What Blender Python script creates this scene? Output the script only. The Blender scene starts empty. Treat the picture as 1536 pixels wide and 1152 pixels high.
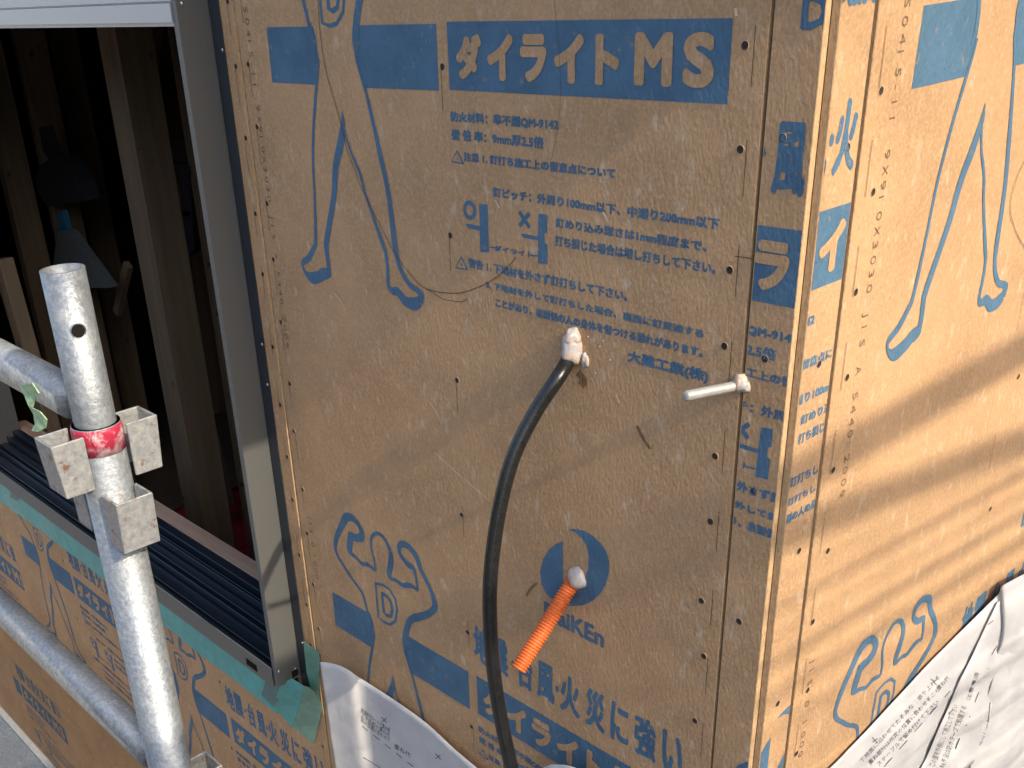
import bpy, bmesh, math, random
from mathutils import Vector, Matrix, noise
random.seed(7)
SC = bpy.context.scene
COL = SC.collection

# ------------------------------------------------------------------ camera
# solved from the 100 mm nail marks and the 910 mm boards (metres, X along the shaded wall, Z up)
RT = ((0.6518, 0.7560, -0.0604), (0.3196, -0.3461, -0.8821), (-0.6877, 0.5557, -0.4672))
CAM = Vector((0.5654, -0.9542, 0.0673)); FPX = 1622.56; PPX, PPY = 635.76, 806.19
cd = bpy.data.cameras.new('camera'); cam = bpy.data.objects.new('camera', cd); COL.objects.link(cam)
r, d, f = (Vector(v).normalized() for v in RT)
f = r.cross(d).normalized(); d = f.cross(r).normalized()
RT = (r, d, f)
cam.matrix_world = Matrix(((r.x, -d.x, -f.x, CAM.x), (r.y, -d.y, -f.y, CAM.y), (r.z, -d.z, -f.z, CAM.z), (0, 0, 0, 1)))
cd.sensor_width = 36; cd.lens = FPX / 1536 * 36
cd.shift_x = (768 - PPX) / 1536; cd.shift_y = (PPY - 576) / 1536
cd.clip_start = 0.02; cd.clip_end = 2000
SC.camera = cam

# ------------------------------------------------------------------ light
SUNV = Vector((1.0, -0.030, 0.70)).normalized()          # towards the sun
EL = math.asin(SUNV.z); AZ = math.atan2(SUNV.x, SUNV.y)
w = bpy.data.worlds.new('World'); SC.world = w; w.use_nodes = True
nt = w.node_tree; bg = nt.nodes['Background']
sky = nt.nodes.new('ShaderNodeTexSky'); sky.sky_type = 'NISHITA'; sky.sun_disc = False
sky.sun_elevation = EL; sky.sun_rotation = AZ; sky.air_density = 1.0; sky.dust_density = 3.0; sky.ozone_density = 1.0
nt.links.new(sky.outputs[0], bg.inputs[0]); bg.inputs[1].default_value = 0.15
sd = bpy.data.lights.new('sun', 'SUN'); sd.energy = 2.0; sd.angle = math.radians(0.53); sd.color = (1.0, 0.86, 0.66)
sun = bpy.data.objects.new('sun', sd); COL.objects.link(sun)
sun.rotation_euler = SUNV.to_track_quat('Z', 'Y').to_euler(); sun.location = (6, -2, 6)
SC.view_settings.view_transform = 'Standard'; SC.view_settings.look = 'None'
SC.view_settings.exposure = 1.33; SC.view_settings.gamma = 1.0
SC.render.engine = 'CYCLES'; SC.cycles.use_denoising = True; SC.cycles.max_bounces = 6
SC.cycles.sample_clamp_indirect = 6

# ------------------------------------------------------------------ pixel helpers (a direction, met with a known plane)
def ray(u, v): return r * ((u - PPX) / FPX) + d * ((v - PPY) / FPX) + f
def pA(u, v, y=-0.009):
    q = ray(u, v); return CAM + q * ((y - CAM.y) / q.y)
def pB(u, v, x=0.009):
    q = ray(u, v); return CAM + q * ((x - CAM.x) / q.x)
def pZ(u, v, z):
    q = ray(u, v); return CAM + q * ((z - CAM.z) / q.z)

# ------------------------------------------------------------------ object helpers
def tag(o, label=None, cat=None, group=None, kind=None):
    for k, v in (('label', label), ('category', cat), ('group', group), ('kind', kind)):
        if v: o[k] = v
    return o
def adopt(o, parent):
    if parent is not None:
        o.parent = parent
        base = parent; M = Matrix.Identity(4)
        chain = []
        while base: chain.append(base); base = base.parent
        for c in reversed(chain): M = M @ c.matrix_parent_inverse @ c.matrix_basis
        o.matrix_parent_inverse = M.inverted()
    return o
def empty(name, loc, label=None, cat=None, parent=None):
    o = bpy.data.objects.new(name, None); COL.objects.link(o); o.location = loc; o.empty_display_size = .05
    if label: tag(o, label, cat)
    return adopt(o, parent)
def link(name, me, mat, parent=None, loc=None, rotz=0):
    o = bpy.data.objects.new(name, me); COL.objects.link(o)
    if mat is not None and not me.materials: me.materials.append(mat)
    if loc is not None: o.location = loc
    if rotz: o.rotation_euler = (0, 0, rotz)
    return adopt(o, parent)
def bobj(name, bm, mat, parent=None, smooth=False, loc=None, rotz=0):
    me = bpy.data.meshes.new(name); bm.normal_update(); bm.to_mesh(me); bm.free()
    if smooth:
        for p in me.polygons: p.use_smooth = True
    return link(name, me, mat, parent, loc, rotz)
def box(bm, a, b):
    x0, y0, z0 = a; x1, y1, z1 = b
    v = [bm.verts.new(p) for p in ((x0,y0,z0),(x1,y0,z0),(x1,y1,z0),(x0,y1,z0),(x0,y0,z1),(x1,y0,z1),(x1,y1,z1),(x0,y1,z1))]
    for q in ((0,3,2,1),(4,5,6,7),(0,1,5,4),(1,2,6,5),(2,3,7,6),(3,0,4,7)): bm.faces.new([v[i] for i in q])
def bevel(bm, w, seg=1):
    bmesh.ops.bevel(bm, geom=list(bm.edges), offset=w, segments=seg, affect='EDGES', profile=.6)
def boxo(name, a, b, mat, parent=None, bv=0):
    bm = bmesh.new(); box(bm, a, b)
    if bv: bevel(bm, bv)
    return bobj(name, bm, mat, parent)
def frame(t):
    t = t.normalized(); a = Vector((0,0,1)) if abs(t.z) < .9 else Vector((1,0,0))
    n = t.cross(a).normalized(); return n, t.cross(n).normalized()
def tube(bm, pts, rad, n=16, cap=True, inner=None):
    pts = [Vector(p) for p in pts]; rings = []
    rad = rad if isinstance(rad, (list, tuple)) else [rad] * len(pts)
    nrm = None
    for i, p in enumerate(pts):
        t = (pts[min(i+1, len(pts)-1)] - pts[max(i-1, 0)])
        if nrm is None: nrm, _ = frame(t)
        t.normalize(); nrm = (nrm - t * nrm.dot(t)).normalized(); b = t.cross(nrm)
        rings.append([bm.verts.new(p + (nrm * math.cos(k*math.tau/n) + b * math.sin(k*math.tau/n)) * rad[i]) for k in range(n)])
    for a, b in zip(rings, rings[1:]):
        for k in range(n): bm.faces.new((a[k], a[(k+1) % n], b[(k+1) % n], b[k]))
    if cap:
        bm.faces.new(rings[0][::-1]); bm.faces.new(rings[-1])
    return rings
def spline(pts, n):
    pts = [Vector(p) for p in pts]; out = []
    P = [pts[0] * 2 - pts[1]] + pts + [pts[-1] * 2 - pts[-2]]
    for i in range(1, len(P) - 2):
        for k in range(n):
            t = k / n; a, b, c, e = P[i-1], P[i], P[i+1], P[i+2]
            out.append(.5 * ((2*b) + (c-a)*t + (2*a-5*b+4*c-e)*t*t + (3*b-a-3*c+e)*t**3))
    out.append(pts[-1]); return out

# ------------------------------------------------------------------ materials
def mat(name):
    m = bpy.data.materials.new(name); m.use_nodes = True
    N = m.node_tree.nodes; return m, N, m.node_tree.links, N['Principled BSDF']
def nz(N, L, vec, scale, det=3, rough=.55, dist=0):
    n = N.new('ShaderNodeTexNoise'); n.inputs['Scale'].default_value = scale; n.inputs['Detail'].default_value = det
    n.inputs['Roughness'].default_value = rough; n.inputs['Distortion'].default_value = dist
    if vec is not None: L.new(vec, n.inputs['Vector'])
    return n.outputs['Fac']
def ramp(N, L, fac, a, b, ca=(0,0,0,1), cb=(1,1,1,1)):
    n = N.new('ShaderNodeValToRGB'); e = n.color_ramp.elements
    e[0].position = a; e[1].position = b; e[0].color = ca; e[1].color = cb
    L.new(fac, n.inputs[0]); return n.outputs[0]
def mix(N, L, fac, a, b, mode='MIX'):
    n = N.new('ShaderNodeMix'); n.data_type = 'RGBA'; n.blend_type = mode
    for s, v in ((n.inputs[0], fac), (n.inputs[6], a), (n.inputs[7], b)):
        if hasattr(v, 'is_linked'): L.new(v, s)
        else: s.default_value = v if not isinstance(v, tuple) else (*v, 1) if len(v) == 3 else v
    return n.outputs[2]
def math_(N, L, op, a, b):
    n = N.new('ShaderNodeMath'); n.operation = op
    for s, v in ((n.inputs[0], a), (n.inputs[1], b)):
        if hasattr(v, 'is_linked'): L.new(v, s)
        else: s.default_value = v
    return n.outputs[0]
def pos(N): return N.new('ShaderNodeNewGeometry').outputs['Position']
def mapping(N, L, vec, rot=(0,0,0), sc=(1,1,1)):
    n = N.new('ShaderNodeMapping'); n.inputs['Rotation'].default_value = rot; n.inputs['Scale'].default_value = sc
    L.new(vec, n.inputs['Vector']); return n.outputs[0]
def bump(N, L, B, h, dist, strength=1):
    n = N.new('ShaderNodeBump'); n.inputs['Distance'].default_value = dist; n.inputs['Strength'].default_value = strength
    L.new(h, n.inputs['Height']); L.new(n.outputs[0], B.inputs['Normal'])

BOARD = (0.445, 0.278, 0.148)
def board_like(name, base, ink=None, worn=.5):
    m, N, L, B = mat(name); P = pos(N)
    fib = mapping(N, L, P, (0, math.radians(28), 0), (330, 330, 95))
    tone = nz(N, L, P, 7, 4); fine = nz(N, L, P, 260, 3, .6); fibn = nz(N, L, fib, 1, 3, .6)
    c = mix(N, L, ramp(N, L, tone, .32, .7), tuple(x * .86 for x in base), tuple(min(1, x * 1.12) for x in base))
    c = mix(N, L, math_(N, L, 'MULTIPLY', ramp(N, L, fine, .45, .72), .75), c, tuple(x * 1.30 for x in base))
    c = mix(N, L, math_(N, L, 'MULTIPLY', ramp(N, L, fibn, .25, .4, (1,1,1,1), (0,0,0,1)), .45), c, tuple(x * .72 for x in base))
    fl = nz(N, L, mapping(N, L, P, (0, math.radians(30), 0), (70, 70, 34)), 1, 4, .62)
    c = mix(N, L, math_(N, L, 'MULTIPLY', ramp(N, L, fl, .58, .74), .62), c, (0.60, 0.47, 0.34))
    sc_ = nz(N, L, mapping(N, L, P, (math.radians(35), math.radians(-38), 0), (30, 30, 14)), 1, 5, .7)
    c = mix(N, L, math_(N, L, 'MULTIPLY', ramp(N, L, sc_, .62, .82), .24), c, (0.62, 0.53, 0.43))
    if ink:
        wear = nz(N, L, P, 85, 4, .7)
        ci = mix(N, L, ramp(N, L, nz(N, L, P, 18, 3), .3, .7), tuple(x * .88 for x in ink), tuple(x * 1.15 for x in ink))
        c = mix(N, L, math_(N, L, 'MULTIPLY', ramp(N, L, wear, .60, .74), worn), ci, c)
    L.new(c, B.inputs['Base Color']); B.inputs['Roughness'].default_value = .72; B.inputs['Specular IOR Level'].default_value = .22
    h1 = nz(N, L, mapping(N, L, P, (0, math.radians(25), 0), (240, 240, 120)), 1, 4, .6)
    h2 = nz(N, L, P, 24, 2, .5)
    h = math_(N, L, 'ADD', math_(N, L, 'MULTIPLY', h1, .62), math_(N, L, 'MULTIPLY', h2, .55))
    bump(N, L, B, h, .0038, .95)
    return m
M_BOARD = board_like('sheathing_board', BOARD)
M_INK = board_like('blue_ink', BOARD, (0.072, 0.150, 0.235), .42)
M_DARKINK = board_like('grey_brown_ink', BOARD, (0.17, 0.115, 0.075), .35)
M_SCUFF = board_like('pale_scuff', BOARD, (0.66, 0.52, 0.37), .4)
M_STAIN = board_like('dark_scuff', BOARD, (0.20, 0.115, 0.06), .4)
M_PENCIL = board_like('pencil_line', BOARD, (0.10, 0.058, 0.035), .1)
def plain(name, col, rough=.6, metal=0, spec=.4, var=.12, sc=40, bd=0, bs=200):
    m, N, L, B = mat(name); P = pos(N)
    c = mix(N, L, ramp(N, L, nz(N, L, P, sc, 4, .6), .3, .7), tuple(x * (1-var) for x in col), tuple(min(1, x * (1+var)) for x in col))
    L.new(c, B.inputs['Base Color']); B.inputs['Roughness'].default_value = rough; B.inputs['Metallic'].default_value = metal
    B.inputs['Specular IOR Level'].default_value = spec
    if bd: bump(N, L, B, nz(N, L, P, bs, 4, .6), bd)
    return m
def edge_mat():
    m, N, L, B = mat('board_cut_edge'); P = pos(N)
    n = nz(N, L, mapping(N, L, P, (math.radians(20), math.radians(20), 0), (500, 500, 130)), 1, 3, .6)
    c = mix(N, L, ramp(N, L, n, .25, .75), (0.36, 0.225, 0.11), (0.60, 0.43, 0.25))
    L.new(c, B.inputs['Base Color']); B.inputs['Roughness'].default_value = .85; bump(N, L, B, n, .0012); return m
M_EDGE = edge_mat()
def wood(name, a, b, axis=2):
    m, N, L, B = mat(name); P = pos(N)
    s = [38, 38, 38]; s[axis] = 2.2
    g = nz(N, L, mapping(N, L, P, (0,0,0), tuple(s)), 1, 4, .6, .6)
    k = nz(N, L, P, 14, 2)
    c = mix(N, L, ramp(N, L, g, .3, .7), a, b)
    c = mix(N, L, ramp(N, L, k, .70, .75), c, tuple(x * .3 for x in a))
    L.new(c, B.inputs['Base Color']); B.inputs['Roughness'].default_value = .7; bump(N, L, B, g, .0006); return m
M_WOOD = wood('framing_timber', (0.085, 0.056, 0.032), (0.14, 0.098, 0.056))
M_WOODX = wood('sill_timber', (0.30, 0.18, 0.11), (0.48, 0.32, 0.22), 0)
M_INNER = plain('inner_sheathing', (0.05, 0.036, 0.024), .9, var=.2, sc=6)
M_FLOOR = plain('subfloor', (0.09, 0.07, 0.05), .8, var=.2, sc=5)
def galv():
    m, N, L, B = mat('galvanised_steel'); P = pos(N)
    sp = nz(N, L, P, 190, 4, .65); bl = nz(N, L, P, 22, 3)
    c = mix(N, L, ramp(N, L, sp, .35, .7), (0.20, 0.225, 0.245), (0.34, 0.365, 0.38))
    c = mix(N, L, math_(N, L, 'MULTIPLY', ramp(N, L, nz(N, L, P, 70, 5, .7), .56, .68), .7), c, (0.42, 0.42, 0.405))
    c = mix(N, L, math_(N, L, 'MULTIPLY', ramp(N, L, nz(N, L, P, 42, 5, .7), .66, .72), .7), c, (0.25, 0.14, 0.09))
    L.new(c, B.inputs['Base Color']); B.inputs['Metallic'].default_value = .62
    L.new(ramp(N, L, bl, .3, .7, (.38,)*3 + (1,), (.6,)*3 + (1,)), B.inputs['Roughness'])
    bump(N, L, B, sp, .0006); return m
M_GALV = galv()
def galv_rust():
    m, N, L, B = mat('worn_galvanised_edges'); g = N.new('ShaderNodeNewGeometry'); P = g.outputs['Position']
    sp = nz(N, L, P, 150, 4, .65)
    c = mix(N, L, ramp(N, L, sp, .35, .7), (0.26, 0.275, 0.285), (0.42, 0.42, 0.40))
    pt = math_(N, L, 'ADD', g.outputs['Pointiness'], math_(N, L, 'MULTIPLY', sp, .10))
    c = mix(N, L, math_(N, L, 'MULTIPLY', ramp(N, L, nz(N, L, P, 55, 5, .7), .58, .66), .85), c, (0.20, 0.085, 0.045))
    L.new(c, B.inputs['Base Color']); B.inputs['Metallic'].default_value = .5; B.inputs['Roughness'].default_value = .5
    bump(N, L, B, sp, .0009); return m
M_RUST = galv_rust()
def red_paint():
    m, N, L, B = mat('worn_red_paint'); P = pos(N)
    c = mix(N, L, ramp(N, L, nz(N, L, P, 60, 5, .7), .48, .66), (0.36, 0.022, 0.05), (0.55, 0.45, 0.47))
    L.new(c, B.inputs['Base Color']); B.inputs['Roughness'].default_value = .42; return m
M_RED = red_paint()
M_FRAME = plain('grey_window_aluminium', (0.15, 0.154, 0.15), .45, .45, .5, .03, 300)
M_HEAD = plain('sky_lit_window_aluminium', (0.50, 0.53, 0.57), .34, .5, .5, .03, 300)  # same aluminium as the frame, colour lightened for the sky it reflects
M_NAVY = plain('dark_window_fin', (0.020, 0.027, 0.036), .42, .0, .5, .1, 60)
M_TRACK = plain('dark_sill_track', (0.012, 0.018, 0.027), .30, .0, .55, .1, 60)
M_SCREW = plain('zinc_screw', (0.7, 0.7, 0.7), .3, 1, .5)
M_NAIL = plain('dark_nail_head', (0.045, 0.042, 0.040), .45, .6, .5, .3, 900)
M_HOLE = plain('dark_recess', (0.010, 0.009, 0.008), .9, 0, .1)
M_CABLE = plain('black_cable_jacket', (0.012, 0.0125, 0.013), .27, 0, .5, .25, 120, .0004, 300)
M_ORANGE = plain('orange_plastic', (0.62, 0.135, 0.03), .45, 0, .45, .08, 60)
def foam_mat():
    m, N, L, B = mat('expanding_foam'); P = pos(N)
    c = mix(N, L, ramp(N, L, nz(N, L, P, 90, 3), .4, .7), (0.44, 0.43, 0.43), (0.55, 0.38, 0.25))
    L.new(c, B.inputs['Base Color']); B.inputs['Roughness'].default_value = .5
    B.inputs['Subsurface Weight'].default_value = .35; B.inputs['Subsurface Radius'].default_value = (.012, .007, .004); B.inputs['Subsurface Scale'].default_value = .6
    bump(N, L, B, nz(N, L, P, 260, 3), .001); return m
M_FOAM = foam_mat()
M_BOLT = plain('white_zinc_rod', (0.36, 0.355, 0.33), .45, .25, .5, .12, 120)
M_TEAL = None
def tape_mat(name, col, alpha):
    m, N, L, B = mat(name); P = pos(N)
    c = mix(N, L, ramp(N, L, nz(N, L, P, 30, 3), .3, .7), tuple(x*.82 for x in col), tuple(x*1.15 for x in col))
    L.new(c, B.inputs['Base Color']); B.inputs['Roughness'].default_value = .34; B.inputs['Alpha'].default_value = alpha
    bump(N, L, B, nz(N, L, P, 45, 2), .0010); return m
M_TEAL = tape_mat('teal_tape', (0.02, 0.34, 0.34), 1.0)
M_TEALD = tape_mat('dark_teal_tape', (0.02, 0.13, 0.15), 1.0)
M_GREEN = tape_mat('clear_green_tape', (0.20, 0.42, 0.32), .72)
def sheet_mat():
    m, N, L, B = mat('white_wrap_sheet'); P = pos(N)
    c = mix(N, L, ramp(N, L, nz(N, L, P, 16, 3), .3, .7), (0.46, 0.46, 0.465), (0.53, 0.53, 0.53))
    L.new(c, B.inputs['Base Color']); B.inputs['Roughness'].default_value = .5
    bump(N, L, B, nz(N, L, P, 22, 3, .5), .0025); return m
M_SHEET = sheet_mat()
M_PRINT = plain('grey_print', (0.10, 0.10, 0.11), .6)
M_LEAFG = plain('pale_green_film', (0.30, 0.46, 0.26), .5, 0, .4, .35, 160)
M_BLACK = plain('black_plastic', (0.012, 0.012, 0.013), .5)
M_GREYP = plain('grey_film', (0.07, 0.075, 0.075), .5)
M_BLUE = plain('blue_plastic', (0.015, 0.08, 0.13), .4)
M_REDS = plain('red_sheet', (0.30, 0.02, 0.03), .6, var=.4, sc=9)
M_ROOF = plain('roof_boarding', (0.30, 0.22, 0.14), .8, var=.2, sc=9)
M_GROUND = plain('pale_gravel_ground', (0.36, 0.32, 0.27), .95, var=.25, sc=30, bd=.01, bs=60)

# ------------------------------------------------------------------ ground
bm = bmesh.new(); S = 600; ZG = -3.4
bm.faces.new([bm.verts.new(p) for p in ((-S,-S,ZG),(S,-S,ZG),(S,S,ZG),(-S,S,ZG))])
tag(bobj('ground', bm, M_GROUND), kind='structure')

# ------------------------------------------------------------------ the print of one board, in board coordinates (s to the right, z up)
XS, LB = -0.0536, 0.910                 # right seam of the big board, board width
X0 = XS - LB
ROW0, ROW1 = 0.003, -0.940              # two print rows on the big board
PITCH = ROW0 - ROW1
def sz(u, v, row): q = pA(u, v); return (q.x - X0, q.z - (ROW0 if row == 0 else ROW1))
def flat(bm): bmesh.ops.recalc_face_normals(bm, faces=bm.faces)
def mesh2d(name, polys):
    """polys: list of lists of (s,z) -> mesh in the XZ plane facing -Y"""
    bm = bmesh.new()
    for i, p in enumerate(polys):
        fc = bm.faces.new([bm.verts.new((a, -.00002 * (i % 11), b)) for a, b in p])
    bm.normal_update()
    for fc in bm.faces:
        if fc.normal.y > 0: fc.normal_flip()
    bmesh.ops.triangulate(bm, faces=[q for q in bm.faces if len(q.verts) > 4])
    me = bpy.data.meshes.new(name); bm.to_mesh(me); bm.free(); return me
def ribbon(pts, n=5, wk=1.0):
    """pts (s,z,width) -> quads"""
    if n == 5 and len(pts) > 6: wk = 1.3
    P = spline([(a, b, c) for a, b, c in pts], n) if n > 1 else [Vector(p) for p in pts]
    L_, R_ = [], []
    for i, p in enumerate(P):
        t = P[min(i+1, len(P)-1)] - P[max(i-1, 0)]; q = Vector((t.x, t.y)); q = q.normalized() if q.length > 1e-9 else Vector((1, 0))
        nn = Vector((-q.y, q.x)) * abs(p.z) / 2 * wk
        L_.append((p.x + nn.x, p.y + nn.y)); R_.append((p.x - nn.x, p.y - nn.y))
    return [[L_[i], L_[i+1], R_[i+1], R_[i]] for i in range(len(P) - 1)]
_dg = None
def text_curve(body, off, res=2):
    c = bpy.data.curves.new('lettering', 'FONT'); c.body = body; c.offset = off; c.resolution_u = res; return c
def text_mesh_raw(body, off=.012, res=2):
    c = text_curve(body, off, res); o = bpy.data.objects.new('lettering', c); COL.objects.link(o)
    me = bpy.data.meshes.new_from_object(o.evaluated_get(bpy.context.evaluated_depsgraph_get()))
    bpy.data.objects.remove(o); bpy.data.curves.remove(c); return me
def fit(me, s0, s1, z0, z1, name):
    """stretch a text mesh (XY) to a rectangle in (s,z)"""
    xs = [v.co.x for v in me.vertices]; ys = [v.co.y for v in me.vertices]
    ax, bx, ay, by = min(xs), max(xs), min(ys), max(ys)
    for v in me.vertices:
        v.co = (s0 + (v.co.x - ax) / (bx - ax) * (s1 - s0), 0, z0 + (v.co.y - ay) / (by - ay) * (z1 - z0))
    me.name = name; me.update()
    return me
def strike(me, rad, n=4, ph=.78):
    """bolder lettering: the same outlines laid over each other a little apart"""
    bm = bmesh.new()
    for k in range(n):
        dx, dz = rad * math.cos(k*math.tau/n + ph), rad * math.sin(k*math.tau/n + ph)
        vs = [bm.verts.new((v.co.x + dx, -k*.00004, v.co.z + dz)) for v in me.vertices]
        for p in me.polygons: bm.faces.new([vs[i] for i in p.vertices])
    bm.normal_update()
    for q in bm.faces:
        if q.normal.y > 0: q.normal_flip()
    m2 = bpy.data.meshes.new(me.name); bm.to_mesh(m2); bm.free(); return m2
def line(body, tl, br, row, rad=.0009, name='printed_text', n=4):
    a = sz(*tl, row); b = sz(*br, row)
    return strike(fit(text_mesh_raw(body, 0), a[0] + rad, b[0] - rad, b[1] + rad, a[1] - rad, name), rad, n)
def joined(meshes, name):
    bm = bmesh.new()
    for m in meshes: bm.from_mesh(m)
    m2 = bpy.data.meshes.new(name); bm.to_mesh(m2); bm.free(); return m2

def PX(ox, oy, k): return lambda x, y: (ox + x * k, oy + y * k)
c2, c6, c5, cU = PX(380, 0, .26042), PX(420, 360, .15625), PX(480, 750, .34884), PX(440, 740, .15625)
def strokes(fn, k, pts, row):
    out = []
    for x, y, wd in pts:
        u, v = fn(x, y); a = sz(u, v, row); b = sz(u + 1, v, row); c = sz(u, v + 1, row)
        sc = .5 * (math.hypot(b[0]-a[0], b[1]-a[1]) + math.hypot(c[0]-a[0], c[1]-a[1]))
        out.append((a[0], a[1], wd * k * sc))
    return out
U = lambda *p: strokes(cU, .15625, p, 1)
T = lambda *p: strokes(c5, .34884, p, 1)
K = lambda *p: strokes(c2, .26042, p, 0)
Fo = lambda *p: strokes(c6, .15625, p, 0)
fig = []
fig += ribbon(U((600,258,36),(555,228,42),(508,232,46),(470,300,38),(425,400,32),(407,480,28),(408,540,22),(440,620,20),(500,715,18),(560,810,18),(620,890,18),(665,960,18),(690,1040,18),(712,1130,16))
              + T((210,485,7),(221,535,6),(222,580,6)))
fig += ribbon(U((600,258,36),(640,320,32),(662,385,40),(648,425,46),(600,425,42),(562,405,46),(541,375,24)))
fig += ribbon(U((548,375,30),(548,450,44),(540,525,40),(548,568,28),(600,610,20),(660,672,20),(710,680,22),(750,708,22),(792,742,16)))
fig += ribbon(U((792,742,16),(782,650,15),(760,570,15),(745,490,16),(755,420,18),(790,385,20),(830,390,20),(880,440,22),(920,520,26),(940,600,32),(935,690,42),(922,760,36),(935,815,24),(990,835,20),(1050,880,26),(1110,880,30),(1160,900,22),(1197,938,14)))
fig += ribbon(U((1197,938,14),(1190,860,18),(1168,760,22),(1150,712,30),(1100,680,34),(1045,610,28),(1020,550,28),(1024,496,34),(1070,488,38),(1130,535,38),(1180,600,38),(1220,720,32),(1280,840,30),(1330,950,30),(1355,1040,38),(1362,1090,40))
              + T((478,482,16),(445,497,18),(405,508,20)))
fig += ribbon(T((405,506,22),(382,530,22),(366,600,22),(368,640,16)))
fig += ribbon(K((375,330,12),(374,400,12),(365,500,14),(350,700,14),(345,900,12),(350,1050,12),(355,1140,12)) + Fo((345,0,26),(325,80,30),(280,170,34),(228,212,30),(220,250,16),(250,315,25),(310,362,60),(380,350,60),(415,325,60),(462,325,60),(484,360,30)))
fig += ribbon(K((590,260,14),(595,340,12),(620,430,12),(650,530,15),(690,700,18),(730,880,23),(780,1120,23)) + Fo((1100,0,45),(1130,180,34),(1170,300,32),(1240,420,34),(1320,482,36),(1362,530,40),(1345,590,60)))
fig += ribbon(K((513,640,3),(517,720,24),(503,830,34),(475,970,30),(464,1140,26)) + Fo((452,0,42),(450,100,38),(465,200,34),(475,310,34)))
fig += ribbon(K((517,715,10),(555,850,10),(600,960,13),(622,1020,13),(655,1140,12)) + Fo((975,0,30),(1010,100,26),(1030,220,26),(1038,350,26),(1045,440,28),(1080,488,40),(1125,492,50),(1162,530,50),(1210,590,60),(1290,612,72),(1345,590,60)))
FIG = mesh2d('printed_figure', fig)
# belt pieces either side of the waist
bl = [sz(*c2(*p), 0) for p in ((77,157),(345,152),(362,220),(374,310),(374,400),(366,488),(110,475))]
br_ = [sz(*c2(*p), 0) for p in ((612,145),(1053,137),(1070,522),(648,506),(622,430),(597,340),(591,260),(600,190))]
BELT = mesh2d('printed_belt', [bl]); BELT2 = mesh2d('printed_belt', [br_])
# the D on the chest
dO = [sz(*PX(240, 850, .26212)(*p), 1) for p in ((1234,95),(1275,103),(1312,128),(1345,180),(1357,245),(1348,312),(1318,331),(1285,318),(1250,288))]
dI = [sz(*PX(240, 850, .26212)(*p), 1) for p in ((1271,152),(1298,168),(1322,205),(1330,248),(1322,283),(1300,280),(1282,262))]
def closed(p, w): return ribbon([(a, b, w) for a, b in p + [p[0], p[1]]], 1)
DEM = mesh2d('printed_letter_emblem', closed(dO, .0055) + closed(dI, .0075))
# banner and the letters left in bare board colour
_R = [sz(*p, 0) for p in ((670.5,35.2),(1100.4,23.7),(1091,155),(674.5,136))]
_s0, _s1 = (_R[0][0] + _R[3][0]) / 2, (_R[1][0] + _R[2][0]) / 2; _z1, _z0 = (_R[0][1] + _R[1][1]) / 2, (_R[2][1] + _R[3][1]) / 2
BANNER = mesh2d('printed_banner', [[(_s0, _z0), (_s1, _z0), (_s1, _z1), (_s0, _z1)]])
k3 = PX(640, 0, .33854)
LET = []
for ch, x0, x1 in (('ダ',132,246), ('イ',270,386), ('ラ',416,534), ('イ',566,700), ('ト',748,856), ('M',922,1092), ('S',1138,1280)):
    zt = _z1 - (.0115 if ch in 'MS' else .013); zb = _z0 + (.0135 if ch in 'MS' else .0125)
    a = sz(*k3(x0, 260), 0)[0]; b = sz(*k3(x1, 260), 0)[0]; rr_ = .0035
    LET.append(strike(fit(text_mesh_raw(ch, 0, 4), a + rr_, b - rr_, zb + rr_, zt - rr_, 'bare_lettering'), rr_, 12))
BANLET = joined(LET, 'bare_lettering')
ITEMS = [('printed_figure', FIG), ('printed_belt', BELT), ('printed_belt', BELT2), ('printed_letter_emblem', DEM), ('printed_banner', BANNER), ('bare_lettering', BANLET)]
def tri(c, h, row):
    u, v = c; P = [sz(u, v - h, row), sz(u + h*.9, v + h*.8, row), sz(u - h*.8, v + h*.5, row)]
    return mesh2d('printed_warning_mark', closed(P, .0028) + ribbon([(sum(p[0] for p in P)/3, P[0][1] - .008, .002), (sum(p[0] for p in P)/3, P[2][1] + .0035, .002)], 1))
LINES = [
 ('防火材料：準不燃QM-9142', (675.5,166), (838.4,197), 0), ('壁 倍 率：9mm厚2.5倍', (676.6,192.5), (816,224), 0),
 ('注意 1. 釘打ち施工上の留意点について', (695,227), (923.7,269), 0),
 ('釘ピッチ：外周り100mm以下、中通り200mm以下', (738.8,279.5), (1079,346), 0),
 ('釘めり込み深さは1mm程度まで、', (833,325.5), (1060,379), 0), ('打ち損じた場合は増し打ちして下さい。', (832,352), (1074,413), 0),
 ('警告 1. 下地材を外さず釘打ちして下さい。', (702,386), (941.6,453.5), 0),
 ('2. 下地材を外して釘打ちした場合、裏面に釘貫通する', (728,420), (1055.6,508.5), 0),
 ('ことがあり、裏面側の人の身体を傷つける恐れがあります。', (743,446), (1054,537.5), 0)]
for b, tl, br, row in LINES: ITEMS.append(('printed_text', line(b, tl, br, row)))
ITEMS.append(('printed_text', line('大建工業(株)', (941.6,524), (1062.5,577.5), 0, .0009, n=6)))
ITEMS.append(('printed_text', line('ダイライト', (741,366.5), (800,388), 0)))
kl = PX(700, 760, .34024)
SL = []
za, zb_ = sz(*kl(430, 735), 1)[1], sz(*kl(470, 925), 1)[1]
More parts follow.
